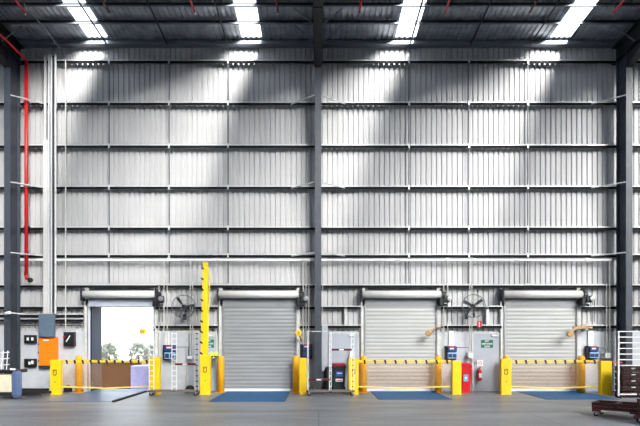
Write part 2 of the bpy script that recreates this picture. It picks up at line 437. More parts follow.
# ------------------------------------------------------------------ roller doors
def slats(x0, x1, z0, z1, y, h=.14, d=.009):
    mb = MB(); z = z0; prof = []
    while z < z1:
        for k in range(5):
            prof.append((z + h * k / 5, y - d * math.sin(PI * k / 5)))
        z += h
    for i in range(len(prof) - 1):
        (za, ya), (zb, yb) = prof[i], prof[i + 1]
        mb.add([(x0, ya, za), (x1, ya, za), (x1, yb, zb), (x0, yb, zb)], [(0, 1, 2, 3)])
    return mb
dlabels = {1: 'open', 2: 'closed', 3: 'closed', 4: 'closed'}
for k, (a, b) in doors.items():
    r = bpy.data.objects.new('door_%d' % k, None); COL.objects.link(r); r['kind'] = 'structure'; r.location = ((a + b) / 2, 0, 0)
    c = (a + b) / 2; hw = (b - a) / 2
    for s_ in (-1, 1):
        m_ = MB().box(s_ * hw - .0, s_ * (hw + .14), -.16, -.05, 0, Z(286))
        m_.build('jamb_post', 'offw', r)
        MB().box(s_ * (hw - .03), s_ * (hw + .02), -.20, -.14, 0, DTOP + .05).build('guide_rail', 'chrome', r)
    zc = Z(294.4, -.35); rr = .142
    xa = -hw - .12; xb = hw + .12
    pr = [(rr * .5, xa), (rr, xa + .02), (rr, xb - .02), (rr * .5, xb)]
    MB().lathe((0, -.33, zc), pr, 24, 'x').build('curtain_drum', 'drum', r, smooth=True)
    m_ = MB()
    for s_ in (-1, 1): m_.box(s_ * (hw + .12), s_ * (hw + .15), -.52, -.04, zc - .24, zc + .22)
    m_.build('drum_bracket', 'dark', r)
    bx(-hw - .1, hw + .1, -.16, -.08, DTOP - .02, zc - .17).build('lintel_plate', 'door' if k == 1 else 'curtain', r)
    bx(-hw - .1, hw + .1, -.1, -.02, zc - .17, zc + .2).build('drum_shade', 'dark', r)  # dark board standing in for the shadow behind the drum
    if k != 1:
        slats(-hw, hw, .1, DTOP + .12, -.13).build('door_curtain', 'curtain' if k == 2 else 'curtain_b', r, smooth=True)
        bx(-hw, hw, -.17, -.12, .005, .1, b=.01).build('bottom_rail', 'white', r)
    # chain operator at the right end
    g = MB().box(hw + .16, hw + .40, -.56, -.22, zc - .3, zc - .06, b=.03)
    g.lathe((hw + .2, -.33, zc - .02), [(.05, -.1), (.12, -.06), (.12, .08), (.05, .1)], 14, 'x')
    g.box(hw + .02, hw + .2, -.5, -.2, zc - .42, zc - .12, b=.03); g.tube([(hw + .2, -.4, zc - .1), (hw + .1, -.45, zc - .35), (hw + .3, -.45, zc - .4)], .05, 8)
    op = g.build('chain_operator', 'black', r)
    MB().lathe((hw + .36, -.6, zc - .17), [(.02, -.02), (.085, -.015), (.085, .02), (.02, .04)], 18, 'y').build('chain_wheel', 'chrome', op)
    MB().tube([(hw + .29, -.6, zc - .2), (hw + .3, -.6, zc - 1.0)], .012, 5).tube([(hw + .43, -.6, zc - .2), (hw + .42, -.6, zc - 1.0)], .012, 5).build('hand_chain', 'dark', op)

# personnel doors
def man_door(n_, pa, pb, pt=332.5, seen=True):
    x0, x1 = X(pa), X(pb); c = (x0 + x1) / 2; hw = (x1 - x0) / 2; zt = Z(pt)
    r = bpy.data.objects.new('door_%d' % n_, None); COL.objects.link(r); r['kind'] = 'structure'; r.location = (c, -.04, 0)
    bx(-hw + .04, hw - .04, -.045, -.002, .01, zt - .04).build('door_leaf', 'door', r)
    m_ = MB(); m_.box(-hw, -hw + .045, -.06, -.001, 0, zt); m_.box(hw - .045, hw, -.06, -.001, 0, zt); m_.box(-hw, hw, -.06, -.001, zt - .045, zt)
    m_.build('door_frame', 'offw', r)
    m_ = MB().box(hw - .36, hw - .1, -.12, -.05, zt - .15, zt - .08, b=.01); m_.tube([(hw - .2, -.1, zt - .1), (hw - .02, -.2, zt - .06)], .012, 6)
    m_.build('door_closer', 'white', r)
    m_ = MB().box(-hw + .08, -hw + .13, -.06, -.045, .95, 1.15); m_.tube([(-hw + .1, -.06, 1.05), (-hw + .1, -.1, 1.05), (-hw + .22, -.1, 1.05)], .011, 6)
    m_.build('door_handle', 'chrome', r)
man_door(5, 187, 218); man_door(6, 329, 358.5); man_door(7, 471.5, 500)

# ------------------------------------------------------------------ dock levellers
lev = [(-8.32, -6.36, -3.5, 'blue_skysheen', 'dock leveller plate, grey blue with painted sky reflection, in front of the open door'),
       (-3.33, -1.05, -3.5, 'blue', 'blue dock leveller plate at the second door, no net barrier across it'),
       (1.95, 4.24, -2.9, 'blue', 'blue dock leveller plate under the third door, near the red bin'),
       (7.3, 9.6, -2.9, 'blue', 'blue dock leveller plate under the last door, behind the crate dollies')]
for (a, b, y0, m_, lab) in lev:
    t = thing('dock_leveller', lab, 'dock leveller', ((a + b) / 2, (y0) / 2, 0), 'dock levellers')
    hw = (b - a) / 2; hl = -y0 / 2
    bx(-hw, hw, -hl, hl - .16, .001, .012).build('deck_plate', m_, t)
    bx(-hw + .03, hw - .03, hl - .15, hl - .02, .001, .018).build('hinge_lip', 'dark' if m_ == 'blue' else 'blue_skysheen', t)
    for s_ in (-1, 1): bx(s_ * (hw + .005), s_ * (hw + .035), -hl, hl, .001, .008).build('kerb_angle', 'dark', t)
tag(bx(-6.31, -6.22, -3.6, -.3, .001, .05, b=.01).build('rubber_strip', 'rubber'), 'long black rubber strip lying beside the open door plate', 'rubber strip')

# ------------------------------------------------------------------ bollards
for px_, lab in ((79, 'left of the open door, behind the arm barrier'), (221, 'left of the second door, under the lime helmets'), (296, 'right of the second door'),
                 (363.3, 'left of the third door'), (438.2, 'right of the third door, near the red bin'), (506, 'left of the last door, hidden behind a yellow post'), (581.5, 'right of the last door')):
    y_ = -.52; r_ = .122
    t = thing('safety_bollard', 'round yellow safety bollard ' + lab, 'bollard', (X(px_, y_), y_, 0), 'round yellow bollards')
    MB().lathe((0, 0, 0), [(r_, 0), (r_, 1.24), (r_ * .9, 1.29), (r_ * .6, 1.32), (.01, 1.33)], 20).build('post', 'yelloworange', t, smooth=True)
    bx(-.17, .17, -.17, .17, 0, .012).build('base_plate', 'yelloworange', t)

# ------------------------------------------------------------------ barrier gates: machine post, arm, net, catch post
YB_ = -1.13; ARMZ = Z(361.3, -1.1)
def box_post(px0, px1, top, label, marks, name='barrier_post'):
    x0, x1 = X(px0, -1.3), X(px1, -1.3); hw = (x1 - x0) / 2
    t = thing(name, label, 'barrier post', ((x0 + x1) / 2, YB_, 0), 'square yellow barrier posts')
    zt = Z(top, -1.3)
    bx(-hw, hw, -.17, .04, .0, zt, b=.012).build('housing', 'yellow', t)
    bx(-hw - .02, hw + .02, -.2, .08, 0, .012).build('base_plate', 'yellow', t)
    if marks:
        text('lettering', 'C5', .19, 'black', t, (0, -.175, zt * .64), (PI / 2, -PI / 2, 0))
        MB().lathe((0, -.175, zt * .36), [(.02, -.004), (.02, .003)], 10, 'y').build('lock', 'black', t)
    return t
box_post(50, 60, 360, 'square yellow barrier post with black lettering left of the open door', True)
box_post(149.2, 159.5, 357, 'square yellow post right of the open door behind the wheeled rack', False)
box_post(200, 210.2, 355.5, 'square yellow barrier post with raised arm above it', True)
box_post(299.8, 306.6, 358, 'narrow yellow post left of the central column behind a wheeled rack', False)
box_post(348.5, 358.5, 358.5, 'square yellow post with lettering right of the black bin', True)
box_post(452.6, 461.5, 361, 'square yellow catch post just left of the red bin', False)
box_post(501.3, 511.4, 359, 'square yellow barrier post with black lettering left of the last door', True)
box_post(601, 612, 361, 'square plain yellow catch post beside the right column', False)
def boom(pa, pb, label, n_, z=ARMZ):
    y = -1.42 + .0; y = -1.0
    y = -1.13; x0, x1 = X(pa, -1.3) + .012, X(pb, -1.3) - .012
    t = thing('boom_gate', label, 'barrier arm', (x0, y, z), 'lowered barrier arms with nets')
    L_ = x1 - x0
    bx(0, L_, -.03, .03, -.036, .036, b=.01).build('arm_tube', 'yellow', t)
    for k in range(n_):
        xk = (k + .55) * L_ / n_
        c = MB().prism([(xk - .035, .05), (xk + .035, .05), (xk + .06, -.085), (xk, -.085)], -.05, -.033); c.build('net_clip', 'black', t)
    zb = .235 - z
    net = MB(); NX = 40
    for i in range(NX):
        xa, xb = L_ * i / NX, L_ * (i + 1) / NX
        ya, yb = .012 * math.sin(i * 1.1), .012 * math.sin((i + 1) * 1.1)
        net.add([(xa, ya, zb), (xb, yb, zb), (xb, 0, -.045), (xa, 0, -.045)], [(0, 1, 2, 3)])
    net.build('safety_net', 'net', t)
    MB().tube([(0, -.02, zb + .02), (L_ * .5, -.02, zb - .03), (L_, -.02, zb + .03)], .026, 6).build('lower_rail', 'rope', t)
boom(60, 149.2, 'long yellow barrier arm and net across the open door', 11)
boom(358.5, 452.6, 'yellow barrier arm with beige net across the third door', 9)
boom(511.4, 601, 'yellow barrier arm with beige net across the last door', 9)
# raised arm
y_ = -1.13
t = thing('boom_gate', 'tall raised yellow barrier arm with black marks standing upright', 'barrier arm', (X(204.3, y_), y_, Z(356, -1.3)))
h = Z(262.5, y_) - Z(356, -1.3)
m_ = MB(); w0, w1 = .13, .085
m_.add([(-w0, -.05, 0), (w0, -.05, 0), (w1 + .05, -.05, h), (-w1 + .05, -.05, h), (-w0, .05, 0), (w0, .05, 0), (w1 + .05, .05, h), (-w1 + .05, .05, h)],
       [(0, 1, 2, 3), (4, 5, 6, 7), (0, 1, 5, 4), (2, 3, 7, 6), (0, 3, 7, 4), (1, 2, 6, 5)]); m_.build('arm_tube', 'yellow', t)
for k in range(9):
    zk = .15 + k * (h - .3) / 8; xo = -.1 + .05 * zk / h
    MB().prism([(xo - .05, zk), (xo + .05, zk - .05), (xo + .05, zk - .11), (xo - .05, zk - .07)], -.065, -.05).build('net_clip', 'black', t)
MB().tube([(.12, -.02, .3), (.16, -.03, h * .5), (.19, -.04, h * .78), (.26, -.05, h * .83), (.18, -.04, h * .9), (.13, -.02, h * .93)], .02, 6).build('rolled_net', 'rope', t)
# lime helmets hung on the bollard side
for px_, lab in ((211.3, 'lime hard hat hanging nearer the raised arm post'), (216.2, 'lime hard hat hanging above the round bollard')):
    y_ = -.72
    t = thing('hard_hat', lab, 'hard hat', (X(px_, y_), y_, Z(356.2, y_)), 'lime hard hats')
    MB().lathe((0, 0, 0), [(.085, 0), (.087, .04), (.08, .1), (.055, .14), (.02, .155)], 16).build('shell', 'lime', t, smooth=True)
    MB().lathe((0, 0, -.045), [(.06, 0), (.075, .03), (.082, .045)], 14).build('lining', 'black', t)
tag(bx(X(208, -.1), X(218, -.1), -.75, -.05, Z(358.5, -.72), Z(358.5, -.72) + .015).build('helmet_shelf', 'offw'), 'small wall shelf holding two lime hard hats', 'shelf')

# ------------------------------------------------------------------ wheeled racks
def ladder(mb, x, w, y, z0, z1, rung=.17, r=.011):
    mb.box(x - w / 2 - r, x - w / 2 + r, y - r, y + r, z0, z1); mb.box(x + w / 2 - r, x + w / 2 + r, y - r, y + r, z0, z1)
def rack(x0, x1, label, ladders, top, bars, zt=Z(331, -1.6), name='wheeled_rack'):
    y = -1.6; xc = (x0 + x1) / 2; hw = (x1 - x0) / 2
    t = thing(name, label, 'wheeled rack', (xc, y, 0), 'wheeled racks')
    b = MB(); b.box(-hw, hw, -.17, -.12, .13, .19).box(-hw, hw, .12, .17, .13, .19)
    for s_ in (-1, 0, 1): b.box(s_ * (hw - .03) - .03, s_ * (hw - .03) + .03, -.17, .17, .13, .18)
    b.build('base_frame', 'rackbase', t)
    for sx in (-1, 1):
        for sy in (-1, 1):
            cx, cy = sx * (hw - .09), sy * .13
            c = MB().lathe((cx, cy, .06), [(.02, -.02), (.06, -.02), (.06, .02), (.02, .02)], 14, 'y').build('caster_wheel', 'rubber', t)
            MB().box(cx - .015, cx + .04, cy - .03, cy - .024, .05, .13).box(cx - .015, cx + .04, cy + .024, cy + .03, .05, .13).build('caster_fork', 'chrome', c)
    for (px_, w, m_) in ladders:
        x = X(px_, y) - xc
        u = MB(); ladder(u, x, w, -.1, .18, zt); L = u.build('upright_ladder', m_, t)
        k = .3
        while k < zt - .04:
            L2 = MB().box(x - w / 2, x + w / 2, -.11, -.09, k, k + .028).build('rung', 'dark' if (px_ > 190 and px_ < 200) or (px_ > 350 and k < 1.3) else m_, L); k += .18
    for (pa, pb, pz, lab) in bars:
        xa, xb = X(pa, y) - xc, X(pb, y) - xc; z = Z(pz, y)
        q = bx(xa, xb, -.16, -.10, z - .035, z + .035, b=.008).build('clamp_bar', 'maroon', t)
        bx((xa + xb) / 2 - .09, (xa + xb) / 2 + .07, -.163, -.16, z - .025, z + .025).build('label_plate', 'white', q)
    xa, xb = X(top[0], y) - xc, X(top[1], y) - xc
    bx(xa, xb, -.115, -.085, zt - .03, zt + .0).build('top_rail', 'offw', t)
    return t
rack(X(149.5, -1.6), X(199, -1.6), 'white wheeled ladder rack between the open door and the raised arm',
     [(152.3, .16, 'white'), (175, .16, 'white'), (197.5, .13, 'offw')], (150, 199), [(176, 196.5, 364, '')])
rack(X(306.5, -1.6), X(354.5, -1.6), 'wheeled ladder rack in front of the central column and black bin',
     [(308, .03, 'offw'), (330.2, .06, 'white'), (352.5, .09, 'white')], (307, 331), [(331.5, 351.5, 349.6, ''), (309, 329.5, 379.3, '')])

# ------------------------------------------------------------------ wheelie bins
def bin_(px0, px1, y_, bodym, lidm, label):
    x0, x1 = X(px0, y_ - .3), X(px1, y_ - .3); W = (x1 - x0) / 2
    t = thing('wheelie_bin', label, 'wheelie bin', ((x0 + x1) / 2, y_, 0))
    m_ = MB(); b0, b1 = .8, 1.0; z0, z1 = .06, .97
    m_.add([(-W * b0, -.24, z0), (W * b0, -.24, z0), (W * b0, .18, z0), (-W * b0, .18, z0), (-W, -.32, z1), (W, -.32, z1), (W, .28, z1), (-W, .28, z1)],
           [(0, 3, 2, 1), (4, 5, 6, 7), (0, 1, 5, 4), (1, 2, 6, 5), (2, 3, 7, 6), (3, 0, 4, 7)])
    m_.box(-W * .8, W * .8, -.25, -.1, .0, .07); m_.box(-W - .015, W + .015, -.335, .29, z1 - .06, z1 - .02)
    m_.build('bin_body', bodym, t)
    l = MB().add([(-W - .02, -.35, z1), (W + .02, -.35, z1), (W + .02, .3, z1 + .01), (-W - .02, .3, z1 + .01), (-W * .85, -.28, z1 + .07), (W * .85, -.28, z1 + .07), (W * .85, .22, z1 + .1), (-W * .85, .22, z1 + .1)],
             [(0, 3, 2, 1), (4, 5, 6, 7), (0, 1, 5, 4), (1, 2, 6, 5), (2, 3, 7, 6), (3, 0, 4, 7)])
    l.build('bin_lid', lidm, t)
    MB().tube([(-W * .8, .34, z1), (W * .8, .34, z1)], .018, 6).build('handle', lidm, t)
    for s_ in (-1, 1):
        MB().lathe((s_ * (W * .92), .22, .1), [(.03, -.03), (.1, -.03), (.1, .03), (.03, .03)], 16, 'x').build('wheel', 'rubber', t)
    return t, W
tb, W = bin_(461.3, 471.6, -.5, 'binred', 'binred', 'bright red wheelie bin with small blue label')
bx(-W * .55, W * .35, -.3, -.285, .42, .66).build('sticker', 'skylabel', tb); bx(-W * .3, W * .1, -.305, -.299, .5, .58).build('sticker_mark', 'white', tb)
tb, W = bin_(332.2, 345.8, -.62, 'binblack', 'binlid', 'dark wheelie bin with a dark red lid behind the wheeled rack')
bx(-W * .45, W * .6, -.305, -.29, .6, .78).build('sticker', 'labelblue', tb); bx(-W * .3, W * .45, -.312, -.304, .7, .73).build('sticker_mark', 'white', tb)
bx(-W * .5, W * .55, -.298, -.28, .42, .52).build('sticker', 'white', tb); bx(-W * .4, W * .45, -.302, -.296, .45, .48).build('sticker_mark', 'red', tb)
# black sack-like object and leaning sheet near the bins
m_ = MB(); y_ = -.55
m_.lathe((X(327.6, y_), y_, 0), [(.12, 0), (.135, .2), (.13, .5), (.13, .75), (.08, .9), (.03, .93)], 12)
tag(m_.build('rubbish_bag', 'black', smooth=True), 'black filled bag standing between the column and dark bin', 'bag')
m_ = MB(); m_.add([(X(346.3, -.9), -.9, .02), (X(351, -.9), -.9, .02), (X(353, -.15), -.15, 1.5), (X(350, -.15), -.15, 1.5), (X(346.3, -.9), -.87, .02), (X(351, -.9), -.87, .02), (X(353, -.15), -.12, 1.5), (X(350, -.15), -.12, 1.5)],
               [(0, 1, 2, 3), (4, 5, 6, 7), (0, 1, 5, 4), (2, 3, 7, 6), (0, 3, 7, 4), (1, 2, 6, 5)])
tag(m_.build('leaning_board', 'offw'), 'narrow pale board leaning right of the dark bin', 'board')
tag(bx(X(321.5), X(327.8), -.22, -.05, Z(371), Z(326), b=.01).build('cable_trunking', 'door'), 'pale blue grey trunking box just right of the central column', 'trunking')
m_ = MB().lathe((X(190, -.5), -.5, 0), [(.2, 0), (.2, .08), (.14, .2), (.06, .25)], 16)
tag(m_.build('rubber_cone_base', 'rubber'), 'low black rubber stopper on the floor behind the ladder rack', 'rubber stopper')
m_ = MB().lathe((X(68, -.3), -.3, 0), [(.13, 0), (.15, .1), (.1, .2), (.04, .24)], 12)
tag(m_.build('wheel_chock', 'rubber'), 'small black chock on the floor behind the leftmost barrier arm', 'wheel chock')

# ------------------------------------------------------------------ wall fans
def wall_fan(px_, py_, label, dx):
    y_ = -.75; c = (X(px_, y_), y_, Z(py_, y_))
    t = thing('wall_fan', label, 'fan', c, 'wall fans'); R = .41
    g = MB()
    g.torus((0, -.09, 0), R, .012).torus((0, .09, 0), R, .007).torus((0, -.115, 0), R * .55, .004).torus((0, -.13, 0), R * .25, .005)
    for k in range(24):
        a = 2 * PI * k / 24
        g.tube([(R * math.cos(a), .09, R * math.sin(a)), (R * math.cos(a), -.09, R * math.sin(a)), (R * .55 * math.cos(a), -.118, R * .55 * math.sin(a)), (R * .1 * math.cos(a), -.14, R * .1 * math.sin(a))], .002, 4)
    g.build('guard', 'midgrey', t)
    for k in range(3):
        a0 = dx + 2 * PI * k / 3; vs = []
        for (r, w, tw) in ((.07, .05, .03), (.2, .1, .04), (.34, .12, .03), (.4, .06, .01)):
            u = Vector((math.cos(a0), 0, math.sin(a0))); v = Vector((-math.sin(a0), 0, math.cos(a0)))
            p = u * r - v * w / 2; q = u * r + v * w / 2
            vs += [(p.x, -tw, p.z), (q.x, tw, q.z), (q.x, tw + .004, q.z), (p.x, -tw + .004, p.z)]
        fs = []
        for i in range(3):
            for j in range(4):
                fs.append((i * 4 + j, i * 4 + (j + 1) % 4, i * 4 + 4 + (j + 1) % 4, i * 4 + 4 + j))
        fs += [(0, 1, 2, 3), (12, 13, 14, 15)]
        MB().add(vs, fs).build('blade', 'midgrey' if k == 1 else 'dark', t)
    MB().lathe((0, 0, 0), [(.03, -.06), (.07, -.04), (.08, .05), (.08, .16), (.05, .2)], 16, 'y').build('motor', 'black', t, smooth=True)
    MB().tube([(0, .2, 0), (0, .38, -.05), (-.1, .5, -.32), (-.1, .55, -.34)], .022, 6).box(-.17, -.03, .54, .56, -.46, -.24).build('wall_bracket', 'dark', t)
wall_fan(183.8, 306.6, 'caged three blade wall fan left of the raised yellow arm', 2.2)
wall_fan(473.3, 306, 'caged three blade wall fan above the red bin and grey door', .6)

# ------------------------------------------------------------------ dock lights on jointed arms
def dock_light(px_, py_, wx, wy, headm, label, fwd=.55):
    xw = X(wx); zw = Z(wy); y_ = -fwd; hx, hz = X(px_, y_) - xw, Z(py_, y_) - zw
    t = thing('dock_light', label, 'dock light', (xw, -.16, zw), 'dock lights on swing arms')
    bx(-.04, .04, -.03, .12, -.12, .12).build('wall_plate', 'offw', t)
    MB().tube([(0, -.02, .05), (hx * .5, y_ * .5, hz * .4 + .09), (hx * .95, y_ + .2, hz + .03)], .024, 6).build('swing_arm', headm, t)
    MB().tube([(0, -.02, -.04), (hx * .5, y_ * .5, hz * .4 - .0), (hx * .95, y_ + .2, hz - .04)], .014, 6).build('lower_arm', 'dark', t)
    MB().lathe((hx, y_ + .18, hz), [(.05, .1), (.09, .02), (.115, -.1), (.12, -.14), (.09, -.15)], 16, 'y').build('lamp_head', 'yellow' if headm != 'tan' else 'tan', t, smooth=True)
    MB().lathe((hx, y_ + .03, hz), [(.06, .0), (.06, -.01)], 16, 'y').build('lamp_lens', 'tan', t)
dock_light(143.5, 331.5, 157, 329, 'offw', 'pale dock light on a swing arm in the open doorway')
dock_light(298.5, 333, 302, 341, 'yellow', 'yellow dock light above the bollard right of the second door', .6)
dock_light(428, 333, 441, 328, 'tan', 'yellow dock light swung over the third roller door')
dock_light(569, 334, 584, 327, 'tan', 'tan dock light swung over the last roller door', .6)
tag(bx(X(573, -.45), X(592, -.45), -.5, -.4, Z(328.6, -.45), Z(326.2, -.45)).build('arm_bracket', 'tan'), 'tan horizontal bar beside the last roller door', 'bracket bar')

# ------------------------------------------------------------------ dock control panels
def panel(px0, px1, py0, py1, label, dk=False):
    y_ = -.3; x0, x1 = X(px0, y_), X(px1, y_); z1, z0 = Z(py0, y_), Z(py1, y_); hw = (x1 - x0) / 2; hh = (z1 - z0) / 2
    t = thing('control_panel', label, 'control panel', ((x0 + x1) / 2, -.04, (z0 + z1) / 2), 'dock control panels')
    bx(-hw - .08, hw, -.2, -.01, -hh - .05, hh, b=.02).build('back_box', 'black', t)
    bx(-hw, hw, -.27, -.2, 0.02, hh - .02, b=.01).build('display_unit', 'panelblue', t)
    bx(-hw, hw, -.27, -.2, -hh, -.01, b=.01).build('switch_unit', 'palepanel' if not dk else 'dark', t)
    for s_ in (-.5, .45): bx(s_ * hw - .07, s_ * hw + .07, -.285, -.27, -hh + .04, -.06).build('button_pad', 'panelblue', t)
    bx(-hw * .6, hw * .3, -.275, -.27, hh - .12, hh - .07).build('label_strip', 'white', t)
    bx(-hw * .8, hw * .8, -.275, -.27, hh - .05, hh - .025).build('red_stripe', 'red', t)
panel(164.5, 175, 345, 359, 'blue dock control panel behind the middle of the ladder rack')
panel(302.5, 312, 344, 357.5, 'dark dock control panel left of the central column', True)
panel(447.8, 457, 346, 358.5, 'blue dock control panel left of the red bin')
panel(590, 598.8, 346, 358, 'blue dock control panel left of the right column')
for pa, pb, lab in ((448.2, 453.2, 'white vertical duct above the control panel by the third door'), (586.8, 591.8, 'white vertical duct above the control panel by the last door'), (165.5, 170, 'white vertical duct behind the ladder rack')):
    tag(bx(X(pa), X(pb), -.12, -.045, Z(346), Z(331)).build('wall_duct', 'white'), lab, 'duct', 'white wall ducts')

# conduits
def pipe(pts, label, r=.016, m='offw', name='conduit_pipe', y=-.26, group='wall conduits'):
    tag(MB().tube([(X(p[0], y), y, Z(p[1], y)) for p in pts], r, 6).build(name, m), label, 'pipe', group)
pipe([(65.6, 59), (65.6, 331)], 'thin pale vertical pipe from roof to the dark box', .022)
tag(MB().tube([(X(65.6, -.26), -.26, Z(59, -.26)), (X(65.9), -.3, RZ(-.3) - .45), (X(63), -.6, RZ(-.6) - .3), (X(63.5), -4, RZ(-4) - .3)], .022, 6).build('conduit_pipe', 'purlin'), 'pipe turning from the wall along the roof at far left', 'pipe')
pipe([(159, 286), (159, 345)], 'first thin vertical pipe right of the open door')
pipe([(164, 260), (164, 345)], 'second thin vertical pipe right of the open door')
pipe([(167.2, 286), (167.2, 345)], 'third thin vertical pipe right of the open door')
pipe([(190.3, 261), (190.3, 357)], 'left of the two pale blue vertical pipes crossing the fan', .018, 'offw')
pipe([(192.6, 281), (192.6, 357)], 'right of the two pale blue vertical pipes crossing the fan', .018, 'offw')
pipe([(303.2, 260), (303.2, 345)], 'leftmost thin vertical pipe left of the central column', .018)
pipe([(306, 260), (306, 345)], 'middle thin vertical pipe left of the central column', .018)
pipe([(308.6, 286), (308.6, 345)], 'rightmost thin vertical pipe left of the central column', .018)
pipe([(322.5, 286), (322.5, 331)], 'thin vertical pipe just right of the central column', .014)
pipe([(443.7, 284), (443.7, 391)], 'long vertical pipe right of the third door reaching the floor')
pipe([(447.6, 259), (447.6, 346)], 'vertical pipe running down to the blue panel by the red bin')
pipe([(469.8, 257), (469.8, 352)], 'left of the two close pipes behind the second fan')
pipe([(471.9, 257), (471.9, 352)], 'right of the two close pipes behind the second fan')
pipe([(457, 347.5), (468.6, 347.5), (468.6, 353)], 'dark bent pipe from the blue panel to the junction box', .014, 'dark')
pipe([(470, 358), (470, 366)], 'short pipe below the junction box over the red bin', .012, 'dark')
pipe([(606.6, 284), (606.6, 357)], 'left of the two close pipes beside the right column')
pipe([(609.6, 260), (609.6, 357)], 'right of the two close pipes beside the right column', .02)
pipe([(598, 348), (604, 348), (605.5, 350), (605.5, 356)], 'dark bent pipe right of the last control panel', .014, 'dark')
pipe([(176, 347), (188.5, 347), (188.5, 357), (192, 357)], 'dark bent pipe right of the control panel behind the ladder rack', .014, 'dark')
for pa, pb, ya, yb, lab in ((468.3, 473, 353, 358, 'small white junction box above the red bin'), (605, 611, 353, 358, 'small white junction box behind the last catch post'),
                            (187, 193, 356, 359, 'small junction box behind the ladder rack')):
    tag(bx(X(pa, -.3), X(pb, -.3), -.33, -.045, Z(yb, -.3), Z(ya, -.3), b=.01).build('junction_box', 'white'), lab, 'junction box')

# cable ladder, trunking, cabinets
y_ = -.3; t = thing('cable_ladder', 'tall silver cable ladder with close rungs at the left of the wall', 'cable ladder', (X(52, y_), y_, 0))
xo = X(52, y_)
for px_ in (49.2, 51.6, 55.6):
    bx(X(px_ - .5, y_) - xo, X(px_ + .5, y_) - xo, -.04, .04, Z(314), Z(59)).build('side_rail', 'white', t)
zz = Z(313); rg = MB()
while zz < Z(60):
    rg.box(X(49.2, y_) - xo, X(55.6, y_) - xo, -.012, .012, zz, zz + .032); zz += .085
o = rg.build('rungs', 'midgrey', t); o['kind'] = 'stuff'
MB().tube([(-.02, .03, Z(285)), (0, .03, Z(254))], .02, 6).build('red_cable', 'red', t)
MB().box(X(50, y_) - xo, X(55, y_) - xo, .02, .035, Z(313), Z(60)).build('cables', 'dark', t)
tag(MB().box(X(43.6, y_), X(48, y_), y_ - .03, y_ + .1, Z(314), Z(143)).box(X(44, y_), X(45.6, y_), y_, y_ + .1, Z(143), Z(59)).build('cable_trunking', 'drum'), 'white trunking running down beside the silver cable ladder', 'trunking')
def cab(pa, pb, ya, yb, m_, name, label, cat, dep=.38, back=-.05):
    y0 = back - dep
    x0, x1 = X(pa, y0), X(pb, y0); z1, z0 = Z(ya, y0), Z(yb, y0); hw, hh = (x1 - x0) / 2, (z1 - z0) / 2
    t = thing(name, label, cat, ((x0 + x1) / 2, back, (z0 + z1) / 2))
    bx(-hw, hw, -dep + .03, 0, -hh, hh, b=.01).build('cabinet_body', m_, t)
    bx(-hw + .02, hw - .02, -dep, -dep + .03, -hh + .02, hh - .02, b=.008).build('cabinet_door', m_, t)
    return t, hw, hh, dep
t, hw, hh, dp = cab(38.3, 56.6, 337.3, 366, 'orange', 'electrical_cabinet', 'bright orange electrical cabinet on the wall left of the open door', 'electrical cabinet', .16)
bx(-hw * .45, hw * .15, -dp - .004, -dp, hh - .13, hh - .08).build('nameplate', 'white', t)
bx(-hw, hw, -dp, 0, -hh - .07, -hh).build('bottom_plinth', 'dark', t)
for k in range(3): bx(-hw - .04, -hw, -dp + .05, -dp + .12, -hh + .15 + k * .3, -hh + .22 + k * .3).build('hinge', 'dark', t)
cab(38, 54, 314, 337.2, 'slate', 'electrical_cabinet', 'slate blue cabinet mounted right above the orange one', 'electrical cabinet', .12, -.225)
t, hw, hh, dp = cab(63, 73.5, 332, 346, 'black', 'isolator_box', 'black isolator box on the wall between orange cabinet and open door', 'isolator box', .22)
MB().tube([(-.07, -dp - .02, -.1), (.07, -dp - .02, .12)], .02, 6).build('switch_lever', 'white', t)
bx(-.2, -.12, -dp - .003, -dp, .05, .1).build('warning_label', 'red', t)
t, hw, hh, dp = cab(23.5, 35, 335, 343.2, 'black', 'socket_box', 'black socket box with white outlets, upper one beside the left column', 'socket box', .15)
for s_ in (-.3, .5): bx(s_ * hw - .03, s_ * hw + .05, -dp - .01, -dp, -.05, .06).build('outlet', 'white', t)
t, hw, hh, dp = cab(23.5, 35, 358.8, 367, 'black', 'socket_box', 'black socket box with white outlets, lower one beside the left column', 'socket box', .15)
for s_ in (0, .5): bx(s_ * hw - .03, s_ * hw + .05, -dp - .01, -dp, -.06 + .05 * s_, .04 + .08 * s_).build('outlet', 'white', t)

# red sprinkler pipes
y_ = -.42; xr = X(26.3, y_)
t = thing('sprinkler_riser', 'bright red vertical fire pipe beside the left column', 'fire pipe', (xr, y_, 0))
MB().tube([(0, 0, Z(276, y_)), (0, 0, Z(61, y_))], .062, 12).build('riser_pipe', 'red', t, smooth=True)
MB().tube([(0, 0, Z(61, y_)), (0, -.1, Z(60, y_)), (0, -8, Z(60, y_) + .1)], .042, 10).build('overhead_pipe', 'red', t, smooth=True)
MB().tube([(0, 0, Z(275, y_)), (.02, -.02, Z(278.5, y_)), (.2, -.04, Z(280, y_))], .06, 10).build('elbow', 'red', t)
MB().lathe((.2, -.04, Z(280.2, y_)), [(.03, -.1), (.09, -.09), (.09, 0), (.05, .05)], 12, 'x').build('valve', 'black', t)
m_ = MB()
for py in (102, 186, 227, 254): m_.box(-.085, .085, -.03, .18, Z(py, y_) - .03, Z(py, y_) + .03)
m_.build('pipe_clamp', 'dark', t)
prn = ['leftmost', 'second', 'third', 'fourth', 'fifth', 'sixth', 'seventh', 'rightmost']
